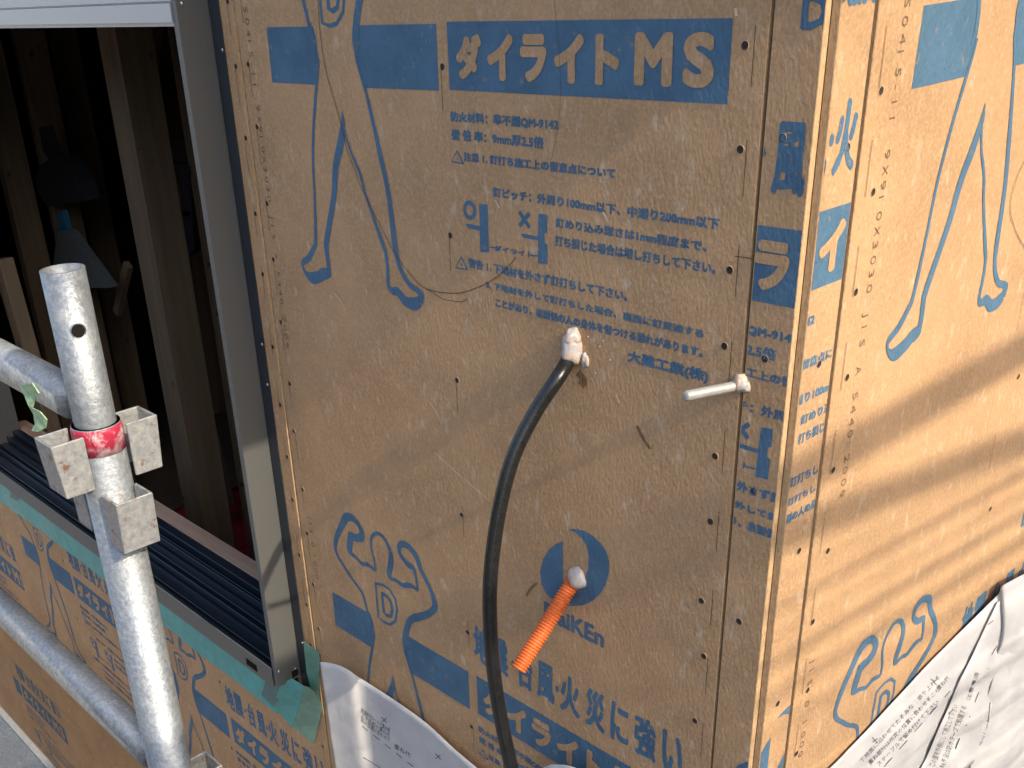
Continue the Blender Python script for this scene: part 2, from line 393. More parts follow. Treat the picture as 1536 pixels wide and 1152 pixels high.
for ch, x0, x1, ym in (('地',30,100,570),('震',104,182,620),('・',196,212,690),('台',226,292,745),('風',310,388,765),('・',392,408,790),('火',412,500,835),('災',524,612,895),('に',634,716,955),('強',738,838,1020),('い',860,956,1075)):
    a, b = sz(*kl(x0, ym), 1)[0], sz(*kl(x1, ym), 1)[0]; rr_ = .0019; dot = ch == '・'
    SL.append(strike(fit(text_mesh_raw(ch, 0, 3), a + rr_, b - rr_, (za+zb_)/2 - .004 if dot else zb_ + rr_, (za+zb_)/2 + .004 if dot else za - rr_, 'printed_slogan'), rr_, 6))
ITEMS.append(('printed_slogan', joined(SL, 'printed_slogan')))
ITEMS.append(('printed_brand_text', line('DaiKEn', (816,901), (905.8,972.6), 1, .0014, 'printed_brand_text', 8)))
ITEMS.append(('printed_warning_mark', tri((686,237), 10.5, 0))); ITEMS.append(('printed_warning_mark', tri((692,396), 10.5, 0)))
k4 = PX(640, 270, .3125)
dg_ = [[sz(*k4(*p), 0) for p in ((253,115),(293,118),(300,348),(258,345))], [sz(*k4(*p), 0) for p in ((187,212),(200,209),(262,222),(262,244),(200,231))],
       [sz(*k4(*p), 0) for p in ((537,163),(580,165),(580,250),(568,256),(568,300),(580,308),(580,404),(535,400))], [sz(*k4(*p), 0) for p in ((452,260),(466,257),(540,272),(540,290),(466,277))],
       [sz(*k4(*p), 0) for p in ((303,318),(326,320),(326,327),(303,325))], [sz(*k4(*p), 0) for p in ((506,358),(534,360),(534,367),(506,365))]]
oc = sz(*k4(207,145), 0); ring = [(oc[0] + .0095*math.cos(t*math.tau/16), oc[1] + .0095*math.sin(t*math.tau/16)) for t in range(16)]
dg_ += closed(ring, .0055)
xc = sz(*k4(470,190), 0)
for sgn in (1, -1): dg_ += ribbon([(xc[0]-.0085, xc[1]-.0085*sgn, .0055), (xc[0]+.0085, xc[1]+.0085*sgn, .0055)], 1)
ITEMS.append(('printed_diagram', mesh2d('printed_diagram', dg_)))
lg = [sz(*kl(*p), 1) for p in ((424,153),(395,163),(362,190),(337,232),(324,285),(330,340),(352,385),(385,415),(425,433),(470,438),(515,434),(556,415),(592,380),(616,335),(629,285),(629,240),(615,195),(590,158),(556,127),(515,105),(475,97),(450,101),
      (480,113),(508,138),(530,175),(539,220),(536,270),(520,315),(495,348),(465,365),(426,362))]
ITEMS.append(('printed_logo', mesh2d('printed_logo', [lg])))

def clip(me, s0, s1, z0, z1):
    xs = [v.co.x for v in me.vertices]; zs = [v.co.z for v in me.vertices]
    if max(xs) <= s0 or min(xs) >= s1 or max(zs) <= z0 or min(zs) >= z1: return None
    if min(xs) >= s0 and max(xs) <= s1 and min(zs) >= z0 and max(zs) <= z1: return me
    bm = bmesh.new(); bm.from_mesh(me)
    for co, no in (((s0,0,0),(-1,0,0)), ((s1,0,0),(1,0,0)), ((0,0,z0),(0,0,-1)), ((0,0,z1),(0,0,1))):
        bmesh.ops.bisect_plane(bm, geom=list(bm.verts)+list(bm.edges)+list(bm.faces), plane_co=co, plane_no=no, clear_outer=True)
    if not bm.faces: bm.free(); return None
    m2 = bpy.data.meshes.new(me.name); bm.to_mesh(m2); bm.free(); return m2
EPS = .0005
def stamp(board, face, org, zrow, rect, skip=()):
    """print one row on a board. face 'A' (org = x of s=0) or 'B' (org = y of s=0); rect in world (h0,h1,z0,z1)"""
    for name, me in ITEMS:
        if name in skip: continue
        m2 = clip(me, rect[0] - org, rect[1] - org, rect[2] - zrow, rect[3] - zrow)
        if m2 is None: continue
        bare = name == 'bare_lettering'; e = .0006 if name in ('bare_lettering', 'printed_figure') else .0003; mm = M_BOARD if bare else M_INK
        if face == 'A': link(name, m2, mm, board, (org, -.009 - e, zrow))
        else: link(name, m2, mm, board, (.009 + e, org, zrow), math.pi/2)
def onface(face, h, z, e=EPS): return (h, -.009 - e, z) if face == 'A' else (.009 + e, h, z)

# ------------------------------------------------------------------ the house
house = empty('timber_house', (0, 0, ZG), 'corner of a timber house under construction clad in brown printed sheathing boards', 'house')
def board_mesh(h0, h1, z0, z1, face, y=0):
    bm = bmesh.new()
    if face == 'A': box(bm, (h0, -.009, z0), (h1, 0, z1))
    else: box(bm, (0, h0, z0), (.009, h1, z1))
    bevel(bm, .0007)
    me = bpy.data.meshes.new('sheathing_board'); bm.to_mesh(me); bm.free()
    me.materials.append(M_BOARD); me.materials.append(M_EDGE)
    for p in me.polygons:
        n = p.normal
        if (abs(n.y) if face == 'A' else abs(n.x)) < .5: p.material_index = 1
    return link('sheathing_board', me, None, house)
# nail heads: a sunk dark head in a small crater
def nail_mesh():
    bm = bmesh.new(); n = 10
    R = [(.0046, .0000), (.0040, -.0005), (.0031, -.0003), (.0028, -.0001)]
    rings = [[bm.verts.new((rr*math.cos(k*math.tau/n), yy, rr*math.sin(k*math.tau/n))) for k in range(n)] for rr, yy in R]
    for a, b in zip(rings, rings[1:]):
        for k in range(n): bm.faces.new((a[k], b[k], b[(k+1)%n], a[(k+1)%n]))
    bm.faces.new(rings[-1][::-1])
    bm.normal_update()
    for q in bm.faces:
        if q.normal.y > 0: q.normal_flip()
    me = bpy.data.meshes.new('nail'); bm.to_mesh(me); bm.free()
    me.materials.append(M_BOARD); me.materials.append(M_NAIL)
    for p in me.polygons: p.material_index = 0 if p.center.x**2 + p.center.z**2 > .0034**2 else 1
    return me
NAIL = nail_mesh()
def nail(board, face, h, z):
    o = link('nail', NAIL, None, board, onface(face, h, z, .0002), math.pi/2 if face == 'B' else 0)
    return o
def nails_px(board, face, pts):
    for u, v in pts:
        q = pA(u, v) if face == 'A' else pB(u, v)
        nail(board, face, q.x if face == 'A' else q.y, q.z)
def marks(board, face, cols):
    """thin printed nail-guide dashes: cols = (h, z_first_top, pitch, count)"""
    polys = []
    for h, z, p, n in cols:
        for i in range(n):
            a = z - i*p; polys.append([(h - .0004, a), (h + .0004, a), (h + .0004, a - .053), (h - .0004, a - .053)])
    me = mesh2d('printed_nail_marks', polys)
    tag(link('printed_nail_marks', me, M_PENCIL, board, onface(face, 0, 0, .0009), math.pi/2 if face == 'B' else 0), kind='stuff')
def mono(board, face, body, h, z_top, z_bot, size):
    """text running down the board, one character per equal step"""
    n = len(body); st = (z_top - z_bot) / n; bm = bmesh.new()
    for i, ch in enumerate(body):
        if ch == ' ': continue
        me = text_mesh_raw(ch, -.012, 2); zc = z_top - (i + .1) * st
        xs = [v.co.x for v in me.vertices]; wd = max(xs) - min(xs); x0 = min(xs)
        k = min(st * .66 / max(wd, .3), size * 1.5)
        vs = [bm.verts.new((h + v.co.y * size, 0, zc - (v.co.x - x0) * k)) for v in me.vertices]
        for p in me.polygons: bm.faces.new([vs[j] for j in p.vertices])
        bpy.data.meshes.remove(me)
    bm.normal_update()
    for q in bm.faces:
        if q.normal.y > 0: q.normal_flip()
    me = bpy.data.meshes.new('printed_code'); bm.to_mesh(me); bm.free()
    tag(link('printed_code', me, M_DARKINK, board, onface(face, 0, 0, .0006), math.pi/2 if face == 'B' else 0), kind='stuff')
def pencil(board, face, pts, w=.0008, name='pencil_line', m=None):
    q = [(pA(u, v) if face == 'A' else pB(u, v)) for u, v in pts]
    q = [((p.x if face == 'A' else p.y), p.z, w) for p in q]
    link(name, mesh2d(name, ribbon(q, 5)), m or M_PENCIL, board, onface(face, 0, 0, .0011), math.pi/2 if face == 'B' else 0)

ZT = 0.62                                # top of the sheathing under the eave
# --- big board beside the window
bA = board_mesh(X0 + .0015, XS - .0015, -2.16, ZT, 'A'); bA['label'] = 'full-width printed board with the cable and conduit through it'
for rz in (ROW0 + PITCH, ROW0, ROW1): stamp(bA, 'A', X0, rz, (X0 + .004, XS - .004, -2.1, ZT - .01))
marks(bA, 'A', [(XS - .0154, .1, .1, 21), (X0 + .455, .16, .2, 11), (X0 + .0215, .06, .1, 21)])
nails_px(bA, 'A', [(1118,68),(1111,224),(1095,405),(1087,519),(1073,684),(1066,782),(1052.5,901),(1056,984),(1043,1081),
    (664,100),(676,353),(686,570),(693,772),(702,948),(708,1090)])
for z in [ .06 - .1*i + random.uniform(-.012, .012) for i in range(14)]: nail(bA, 'A', X0 + .0215 + random.uniform(-.003, .003), z)
zc = [pB(1346, -4).z, pB(1249.5, 758).z]
mono(bA, 'A', 'S0415-11 9X910X3030 JIS A 5440:2009', X0 + .026, pA(374, 8).z, pA(374, 8).z - (zc[0]-zc[1]), .0150)
mono(bA, 'A', 'JIS 0 1000', X0 + .030, -.80, -.935, .0150)
pencil(bA, 'A', [c2(*p) for p in ((375,0),(390,200),(420,400),(470,580),(505,700),(545,870),(590,980),(625,1080))] + [c6(*p) for p in ((1040,0),(1085,90),(1160,200),(1250,320),(1380,450),(1536,500))] + [k4(*p) for p in ((80,540),(170,540),(280,500),(370,440),(430,370))])
pencil(bA, 'A', [c6(1380,450), c6(1536,545)] + [k4(*p) for p in ((100,575),(170,583),(195,570))])
pencil(bA, 'A', [(832,0),(838,60),(842,140),(836,200),(828,240)], .0004)
for l_, w_ in (([(652,678),(690,712),(737,752)], .0013), ([(503,440),(512,452),(520,466)], .0014), ([(1104,12),(1106,24)], .003), ([(925,590),(930,604)], .002), ([(640,598),(652,612),(664,636)], .0012), ([(744,300),(750,312)], .002), ([(906,318),(914,334)], .0025)):
    pencil(bA, 'A', l_, w_, 'scuff', M_SCUFF)
pencil(bA, 'A', [(956,638),(964,655),(976,673)], .0035, 'scuff', M_STAIN)
pencil(bA, 'A', [(790,893),(797,882),(806,874)], .003, 'scuff', M_STAIN)
pencil(bA, 'A', [(868,558),(876,570),(872,578)], .011, 'foam_stain', M_STAIN)
# --- narrow strip between the seam and the corner, and its twin round the corner (one sheet cut in two)
ra_x = -0.351; ra_s = ra_x - X0
bS = board_mesh(XS + .0022, 0, -2.16, ZT, 'A'); bS['label'] = 'narrow shaded strip of board at the corner'
for n in (1, 0, -1): stamp(bS, 'A', -.029 - ra_s, ROW0 - .184 + PITCH*n, (XS + .004, -.001, -2.1, ZT - .01))
nails_px(bS, 'A', [(1174.7,207),(1147.6,538),(1131,736),(1109,932)])
YS = 0.0607
bT = board_mesh(.0, YS - .0035, -2.16, ZT, 'B'); bT['label'] = 'narrow sunlit strip of board at the corner'
i2_s = -0.300 - X0
for n in (1, 0, -1): stamp(bT, 'B', .028 - i2_s, ROW0 - .167 + PITCH*n, (.001, YS - .005, -2.1, ZT - .01))
nails_px(bT, 'B', [(1271,221),(1228,546),(1198,826),(1166,1055)])
pencil(bA, 'A', [(1103,384),(1120,386),(1131,388)], .0009)
# --- sunlit boards round the corner
bB = board_mesh(YS + .0035, YS + LB, -2.16, ZT, 'B'); bB['label'] = 'full-width sunlit printed board round the corner'
for rz in (ROW0 + PITCH, ROW0, ROW1): stamp(bB, 'B', YS + .005, rz + .003, (YS + .006, YS + LB - .003, -2.1, ZT - .01))
marks(bB, 'B', [(YS + .0200, .0924, .1, 21), (YS + .455, .05, .2, 11)])
nails_px(bB, 'B', [(1321,136),(1309,288),(1283,438),(1270,566),(1249,705),(1241,826),(1218.5,932.5),(1211,1035),(1194,1130),(1527,565),(1485,763),(1450,936)])
mono(bB, 'B', 'S0415-11 9X910X3030 JIS A 5440:2009', pB(1300, 400).y + .006, zc[0], zc[1], .0150)
mono(bB, 'B', 'JIS 0 1000', pB(1206, 1060).y + .001, pB(1214, 990).z, pB(1199, 1140).z, .0150)
pencil(bB, 'B', [(1536,240),(1522,273),(1514,310),(1522,345),(1540,378)], .0009)
b2 = board_mesh(YS + LB + .003, YS + 2*LB, -2.16, ZT, 'B')
stamp(b2, 'B', YS + LB + .017, ROW0 + .01, (YS + LB + .005, YS + 2*LB - .003, -2.1, ZT - .01)); stamp(b2, 'B', YS + LB + .017, ROW1 + .01, (YS + LB + .005, YS + 2*LB - .003, -2.1, ZT - .01))
for i in range(2, 6): board_mesh(YS + LB*i + .003, YS + LB*(i+1), -2.16, ZT, 'B')
for i in range(6): board_mesh(YS + LB*i + (.003 if i else -YS), YS + LB*(i+1), -3.3, -2.163, 'B')
# --- boards round the window
WX0, WX1, WZ0, WZ1 = -2.75, -1.03, -1.205, 0.075       # outer size of the window frame
bL = board_mesh(-1.048, X0 - .0025, -1.27, ZT, 'A'); bL.location.y = -.0016; bL['label'] = 'thin strip of board between the window and the seam'
for z in [.05 - .105*i + random.uniform(-.02, .02) for i in range(12)]: nail(bL, 'A', X0 - .0125 + random.uniform(-.002, .002), z).location.y -= .0016
marks(bL, 'A', [(X0 - .0150, .045, .1, 13)])
for o_ in list(bL.children):
    if o_.name.startswith('printed'): o_.location.y -= .0016
def lower(h0, h1, z0, z1, org, zrow, prints=True):
    b = board_mesh(h0, h1, z0, z1, 'A')
    if prints:
        for rz in (zrow + PITCH, zrow, zrow - PITCH): stamp(b, 'A', org, rz, (h0 + .003, h1 - .003, z0 + .003, z1 - .003))
    return b
lb1 = lower(-1.868, X0 - .0025, -2.18, -1.272, X0 - .896, ROW1 - .565); lb1['label'] = 'printed board below the window beside the wrap sheet'
marks(lb1, 'A', [(-1.413, -1.40, .2, 4), (X0 - .02, -1.35, .1, 8)])
for i in range(4): nail(lb1, 'A', -1.413, -1.41 - .2*i)
for i in range(8): nail(lb1, 'A', X0 - .022, -1.36 - .1*i)
lb2 = lower(-2.748, -1.870, -2.18, -1.272, X0 - 1.755, ROW1 - .512)
marks(lb2, 'A', [(-2.30, -1.40, .2, 4)])
for i in range(4): nail(lb2, 'A', -2.30, -1.42 - .2*i)
lb3 = lower(-3.62, -2.750, -2.18, -1.272, X0 - 2.62, ROW1 - .70)
lower(-2.30, -1.39, -3.3, -2.183, -2.30, -2.28); lower(-3.21, -2.302, -3.3, -2.183, -3.60, -2.28); lower(-4.12, -3.212, -3.3, -2.183, -4.4, -2.28)
lower(-1.388, 0, -3.3, -2.183, 0, 0, False)
board_mesh(-5.4, -3.622, -2.18, -1.272, 'A'); board_mesh(-6.5, -4.122, -3.3, -2.183, 'A')
board_mesh(-5.4, WX0 + .02, -1.27, ZT, 'A'); board_mesh(WX0 + .022, -1.05, WZ1 - .01, ZT, 'A')
board_mesh(-6.5, -5.402, -2.18, ZT, 'A')

# --- window frame
win = empty('window', (-1.9, -.03, WZ0), parent=house); win['label'] = 'grey aluminium window frame without its sashes'
bm = bmesh.new(); box(bm, (-1.0445, -.068, WZ0 + .004), (-1.03, -.0125, WZ1)); box(bm, (-1.066, -.052, WZ0 + .004), (-1.0447, .10, WZ1)); bevel(bm, .0008); bobj('jamb', bm, M_FRAME, win)
bm = bmesh.new(); box(bm, (WX0, -.068, WZ0), (WX0 + .02, .10, WZ1)); bobj('jamb', bm, M_FRAME, win)
fin = boxo('nailing_fin', (-1.0298, -.0128, WZ0 - .03), (-1.001, -.0108, WZ1 + .03), M_NAVY, win, .0004)
bm = bmesh.new()
box(bm, (WX0 + .021, -.070, .0135), (-1.0449, -.020, .0395)); box(bm, (WX0 + .021, -.067, .0425), (-1.0449, -.020, WZ1)); box(bm, (WX0 + .021, -.062, .0075), (-1.0449, .10, .0130))
box(bm, (WX0 + .021, -.060, .0397), (-1.0449, -.022, .0423))
bobj('head', bm, M_HEAD, win)
# sill: front face, stepped dark tracks
bm = bmesh.new(); box(bm, (WX0 + .02, -.072, WZ0 - .002), (-1.0446, -.069, -1.160)); box(bm, (WX0 + .02, -.069, WZ0 - .001), (-1.0446, -.010, WZ0 + .003)); bevel(bm, .0006)
bobj('sill_face', bm, M_FRAME, win)
bm = bmesh.new(); X_ = (WX0 + .0205, -1.0668)
box(bm, (X_[0], -.0685, -1.200), (X_[1], .098, -1.192))
for y0, y1, z in ((-.066,-.050,-1.176), (-.046,-.043,-1.170), (-.030,-.004,-1.184), (.000,.0025,-1.166), (.020,.0225,-1.172), (.028,.048,-1.180), (.052,.0545,-1.158), (.066,.0685,-1.166), (.074,.098,-1.150)):
    box(bm, (X_[0], y0, -1.1925), (X_[1], y1, z))
bevel(bm, .0007); bobj('sill_track', bm, M_TRACK, win)
def disc(name, c, ax, rad, h, m, par, n=12):
    bm = bmesh.new(); c = Vector(c); ax = Vector(ax).normalized()
    tube(bm, [c, c + ax*h*.6, c + ax*h], [rad, rad*.92, rad*.55], n); return bobj(name, bm, m, par, True)
for u, v in ((340,75),(395,517),(404,578),(455,965)): 
    q = pA(u, v, -.0128); disc('screw', (min(q.x, -1.0065), -.0128, q.z), (0,-1,0), .0028, .0016, M_SCREW, win)
for u, v in ((273,5),(418,1007),(443,1003)):
    q = pB(u, v, -1.03); disc('screw', (-1.03, q.y, q.z), (1,0,0), .0030, .0016, M_SCREW, win)
q0 = pA(384,1002,-.072)
boxo('drain_slot', (q0.x - .036, -.0728, q0.z - .008), (q0.x + .004, -.0721, q0.z + .008), M_HOLE, win)
q0 = pB(440,1010,-1.03); boxo('joint_block', (-1.0299, q0.y - .004, q0.z - .007), (-1.0265, q0.y + .010, q0.z + .006), M_HOLE, win)

# --- framing seen through the window, floor, roof
def stud(name, u, v, y, w, dpt, z0, z1, m=M_WOOD):
    q = pA(u, v, y); return boxo(name, (q.x - w/2, y, z0), (q.x + w/2, y + dpt, z1), m, house, .0015)
ZF, ZC = -1.75, .60
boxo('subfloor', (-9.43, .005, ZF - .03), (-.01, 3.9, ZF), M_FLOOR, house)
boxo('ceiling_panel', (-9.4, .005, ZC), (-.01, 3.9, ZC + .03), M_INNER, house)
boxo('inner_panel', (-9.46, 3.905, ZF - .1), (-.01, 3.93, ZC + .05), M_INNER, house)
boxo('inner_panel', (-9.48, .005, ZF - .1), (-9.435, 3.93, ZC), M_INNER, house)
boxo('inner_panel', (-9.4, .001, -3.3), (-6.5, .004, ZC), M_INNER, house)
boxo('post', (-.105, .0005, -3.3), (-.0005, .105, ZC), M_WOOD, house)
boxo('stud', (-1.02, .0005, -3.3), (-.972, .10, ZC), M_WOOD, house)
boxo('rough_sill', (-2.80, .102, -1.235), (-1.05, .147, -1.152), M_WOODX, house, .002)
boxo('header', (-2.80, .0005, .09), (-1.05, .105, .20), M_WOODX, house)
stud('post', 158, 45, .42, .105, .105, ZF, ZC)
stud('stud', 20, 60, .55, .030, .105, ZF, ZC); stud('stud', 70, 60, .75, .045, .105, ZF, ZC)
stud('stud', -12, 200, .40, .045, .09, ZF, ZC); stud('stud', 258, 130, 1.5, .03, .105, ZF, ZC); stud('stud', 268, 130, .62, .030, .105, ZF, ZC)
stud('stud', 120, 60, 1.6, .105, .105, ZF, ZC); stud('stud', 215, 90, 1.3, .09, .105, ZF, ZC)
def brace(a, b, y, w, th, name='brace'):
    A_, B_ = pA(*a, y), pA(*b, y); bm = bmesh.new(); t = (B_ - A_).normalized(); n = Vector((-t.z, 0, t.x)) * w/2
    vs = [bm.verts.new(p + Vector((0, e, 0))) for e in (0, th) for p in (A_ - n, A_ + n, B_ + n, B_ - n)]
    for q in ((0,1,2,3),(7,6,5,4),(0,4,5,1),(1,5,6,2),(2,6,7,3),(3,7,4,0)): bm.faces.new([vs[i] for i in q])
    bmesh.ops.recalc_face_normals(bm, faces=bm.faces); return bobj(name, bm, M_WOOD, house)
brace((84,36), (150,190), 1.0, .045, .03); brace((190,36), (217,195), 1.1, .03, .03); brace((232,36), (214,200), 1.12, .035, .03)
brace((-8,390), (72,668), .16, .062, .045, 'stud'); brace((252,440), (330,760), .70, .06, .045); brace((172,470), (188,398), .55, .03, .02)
# roof with its eave over the sunlit wall
bm = bmesh.new()
P = [(.70, .545), (-4.6, 3.2), (-9.9, .545)]; TH = .06
for k in (0, 1):
    (xa, za), (xb, zb) = P[k], P[k+1]
    vs = [bm.verts.new((x, y, z)) for y in (-.30, 4.2) for x, z in ((xa, za), (xb, zb), (xb, zb + TH), (xa, za + TH))]
    for q in ((0,1,2,3),(7,6,5,4),(0,4,5,1),(1,5,6,2),(2,6,7,3),(3,7,4,0)): bm.faces.new([vs[i] for i in q])
bmesh.ops.recalc_face_normals(bm, faces=bm.faces); bobj('roof', bm, M_ROOF, house)
bm = bmesh.new()
for y in (-.002, 3.96):
    fc = bm.faces.new([bm.verts.new(p) for p in ((0, y, ZT + .003), (-9.2, y, ZT + .003), (-9.2, y, .80), (-4.6, y, 3.15), (0, y, .80))])
bobj('gable', bm, M_BOARD, house)
boxo('eave_soffit', (.0095, -.28, .530), (.70, 4.2, .544), M_ROOF, house)

# ------------------------------------------------------------------ cable, conduit, threaded rod
def blob(bm, c, rx, ry, rz, amp, seed, sub=3):
    g = bmesh.ops.create_icosphere(bm, subdivisions=sub, radius=1)
    for v in g['verts']:
        n = v.co.copy(); k = 1 + amp * noise.noise(n * 1.6 + Vector((seed, 0, 0))) + amp*.6 * noise.noise(n * 4 + Vector((0, seed, 0)))
        v.co = Vector(c) + Vector((n.x*rx, n.y*ry, n.z*rz)) * k
cb = empty('power_cable', pA(853, 545), 'thick black cable drooping out of a foam-sealed hole in the brown wall', 'cable')
cpx = [((862,520),.01),((852,541),-.016),((836,568),-.042),((803,618),-.068),((772,680),-.098),((752,750),-.122),((739,830),-.142),((734.5,900),-.155),((738,980),-.164),((748,1060),-.170),((767,1150),-.175),((792,1240),-.17),((830,1360),-.16)]
pts = spline([pA(u, v, y) for (u, v), y in cpx], 8)
bm = bmesh.new(); tube(bm, pts, .0094, 20); bobj('jacket', bm, M_CABLE, cb, True)
fc = pA(862, 522)
bm = bmesh.new(); blob(bm, fc + Vector((0, -.002, 0)), .013, .016, .020, .28, 3.1); blob(bm, pA(861, 503) + Vector((.002, -.002, -.002)), .0105, .013, .012, .35, 8.2); blob(bm, pA(878, 540), .006, .004, .009, .4, 1.2)
bobj('foam_sealant', bm, M_FOAM, cb, True)
bm = bmesh.new()
for i, (a, b) in enumerate(((900,520),(905,512),(893,560),(868,573),(882,505),(915,540))):
    q = pA(a, b); blob(bm, (q.x, -.0092, q.z), .0010, .0007, .0014, .5, i*2.2, 1)
bobj('foam_crumbs', bm, M_FOAM, cb, True)

cdp = empty('corrugated_conduit', pA(864, 868), 'short orange corrugated conduit poking out of the round blue logo', 'conduit')
b0 = pA(866, 862, .0); t0 = pB(777, 1004, b0.x - .012)
n = 230; ln = (t0 - b0).length; bm = bmesh.new(); pp, rr = [], []
ridges = ln / .0044
for i in range(n + 1):
    t = i / n; pp.append(b0.lerp(t0, t) + Vector((0, 0, -.001 * math.sin(t*math.pi)))); rr.append(0.0106 + .0010 * max(-1, min(1, 1.8*math.cos(t*ridges*math.tau))))
rings = tube(bm, pp, rr, 20, False)
ir = [bm.verts.new(t0 + (v.co - t0) * .84) for v in rings[-1]]; il = [bm.verts.new(v.co + (b0 - t0).normalized()*.05) for v in ir]
for k in range(20): bm.faces.new((rings[-1][k], rings[-1][(k+1)%20], ir[(k+1)%20], ir[k])); bm.faces.new((ir[k], ir[(k+1)%20], il[(k+1)%20], il[k]))
bm.faces.new(il); bobj('pipe', bm, M_ORANGE, cdp, True)
bm = bmesh.new(); blob(bm, pA(866, 866) + Vector((.001, .001, 0)), .0150, .013, .017, .18, 5.5); bobj('foam_sealant', bm, M_FOAM, cdp, True)

rod = empty('threaded_rod', pA(1112, 577), 'whitish threaded metal rod projecting from the board seam near the corner', 'rod')
b0 = pA(1113, 577, .0); t0 = pB(1029, 594, b0.x - .002); bm = bmesh.new(); pp, rr = [], []
n = 260; ln = (t0 - b0).length
for i in range(n + 1):
    t = i / n; pp.append(b0.lerp(t0, t)); rr.append(.0053 + .00035 * math.cos(t * ln / .00175 * math.tau))
pp.append(t0 + (t0 - b0).normalized()*.0012); rr.append(.0040)
tube(bm, pp, rr, 18); bobj('thread', bm, M_BOLT, rod, True)
bm = bmesh.new(); blob(bm, pA(1111, 573), .0095, .009, .0105, .4, 2.5); blob(bm, pA(1119, 580), .0065, .0055, .0075, .4, 9.5, 2); bobj('foam_sealant', bm, M_FOAM, rod, True)

# ------------------------------------------------------------------ scaffold in front of the window
def pocket_mesh(hh=.056, ww=.040, dd=.034, th=.0032):
    """open U-shaped wedge pocket, local +X outwards, welded at x=0"""
    bm = bmesh.new()
    prof = [(0,-ww/2),(dd,-ww/2),(dd,ww/2),(0,ww/2),(0,ww/2-th),(dd-th,ww/2-th),(dd-th,-ww/2+th),(0,-ww/2+th)]
    lo = [bm.verts.new((x*.88 if x > .01 else x, y, 0)) for x, y in prof]; hi = [bm.verts.new((x, y, hh)) for x, y in prof]
    for i in range(8): bm.faces.new((lo[i], lo[(i+1)%8], hi[(i+1)%8], hi[i]))
    for L_ in (lo, hi):
        bm.faces.new((L_[0], L_[1], L_[6], L_[7])); bm.faces.new((L_[1], L_[2], L_[5], L_[6])); bm.faces.new((L_[2], L_[3], L_[4], L_[5]))
    bmesh.ops.recalc_face_normals(bm, faces=bm.faces)
    bmesh.ops.bevel(bm, geom=[e for e in bm.edges], offset=.0007, segments=1, affect='EDGES')
    me = bpy.data.meshes.new('wedge_pocket'); bm.to_mesh(me); bm.free(); me.materials.append(M_RUST); return me
PKT = pocket_mesh()
def scaffold_post(x, y, z0, ztop, label, clusters):
    p = empty('scaffold_post', (x, y, z0), label, 'scaffold post')
    bm = bmesh.new(); tube(bm, [(x, y, z0), (x, y, ztop)], .0243, 32); bobj('tube', bm, M_GALV, p, True)
    bm = bmesh.new(); a = tube(bm, [(x, y, ztop - .02), (x, y, ztop + .152)], .0206, 32, False)
    b = tube(bm, [(x, y, ztop - .02), (x, y, ztop + .152)], .0180, 32, False)
    for k in range(32): bm.faces.new((a[1][k], a[1][(k+1)%32], b[1][(k+1)%32], b[1][k]))
    bmesh.ops.recalc_face_normals(bm, faces=bm.faces)
    pin = bobj('joint_pin', bm, M_GALV, p, True)
    bm = bmesh.new(); a = tube(bm, [(x, y, ztop - .028), (x, y, ztop - .004), (x, y, ztop)], [.0253, .0253, .0240], 32); bobj('collar', bm, M_RED, p, True)
    for zc_ in clusters:
        for k, dz in ((0, -.062), (1, 0), (2, -.062), (3, 0)):
            a_ = k * math.pi/2
            o = link('wedge_pocket', PKT, None, p, (x + .0225*math.cos(a_), y + .0225*math.sin(a_), zc_ + dz), a_)
    return p, pin
PXY = (-.418, -.566)
post, pin = scaffold_post(*PXY, -3.4, -.312, 'galvanised scaffold post with red collar standing before the window', (-.372, -.822))
dirc = Vector((.93, -.36, 0)).normalized(); hc = Vector((*PXY, -.214)) + dirc.cross(Vector((0,0,1))) * -.002
bm = bmesh.new(); tube(bm, [hc + dirc*.0198, hc + dirc*.0212], .0062, 20); hole = bobj('pin_hole', bm, M_HOLE, pin)
bm = bmesh.new(); tube(bm, [hc + dirc*.0200, hc + dirc*.0214], [.0075, .0068], 20, False); bobj('hole_rim', bm, M_SCREW, pin)
bm = bmesh.new(); tube(bm, [Vector((*PXY, -.322)) + dirc*.0245, Vector((*PXY, -.322)) + dirc*.0262], [.0085, .0075], 16); bobj('rivet', bm, M_RED, post)
def rail(z, label, x0=PXY[0] - .03, x1=-2.3):
    o = empty('scaffold_rail', (x0, PXY[1], z), label, 'scaffold rail')
    bm = bmesh.new(); tube(bm, [(x0 - .012, PXY[1], z), (x1, PXY[1], z)], .0213, 28); bobj('tube', bm, M_GALV, o, True)
    bm = bmesh.new(); box(bm, (x0 - .02, PXY[1] - .004, z - .085), (x0 + .005, PXY[1] + .004, z + .012)); bobj('wedge', bm, M_GALV, o)
rail(-.298, 'upper galvanised scaffold rail wedged into the post below its red collar')
rail(-.748, 'lower galvanised scaffold rail crossing before the boards under the window')
dk = empty('scaffold_deck', (-1.2, -.65, -1.5), 'pale steel scaffold deck plank below the rails', 'scaffold deck')
bm = bmesh.new(); box(bm, (-4.0, -.912, -1.535), (.95, -.414, -1.506)); bobj('plank', bm, M_GALV, dk)
bm = bmesh.new(); box(bm, (-4.0, -.4135, -1.55), (.95, -.398, -1.497)); bevel(bm, .003); bobj('edge_rail', bm, M_BOLT, dk)
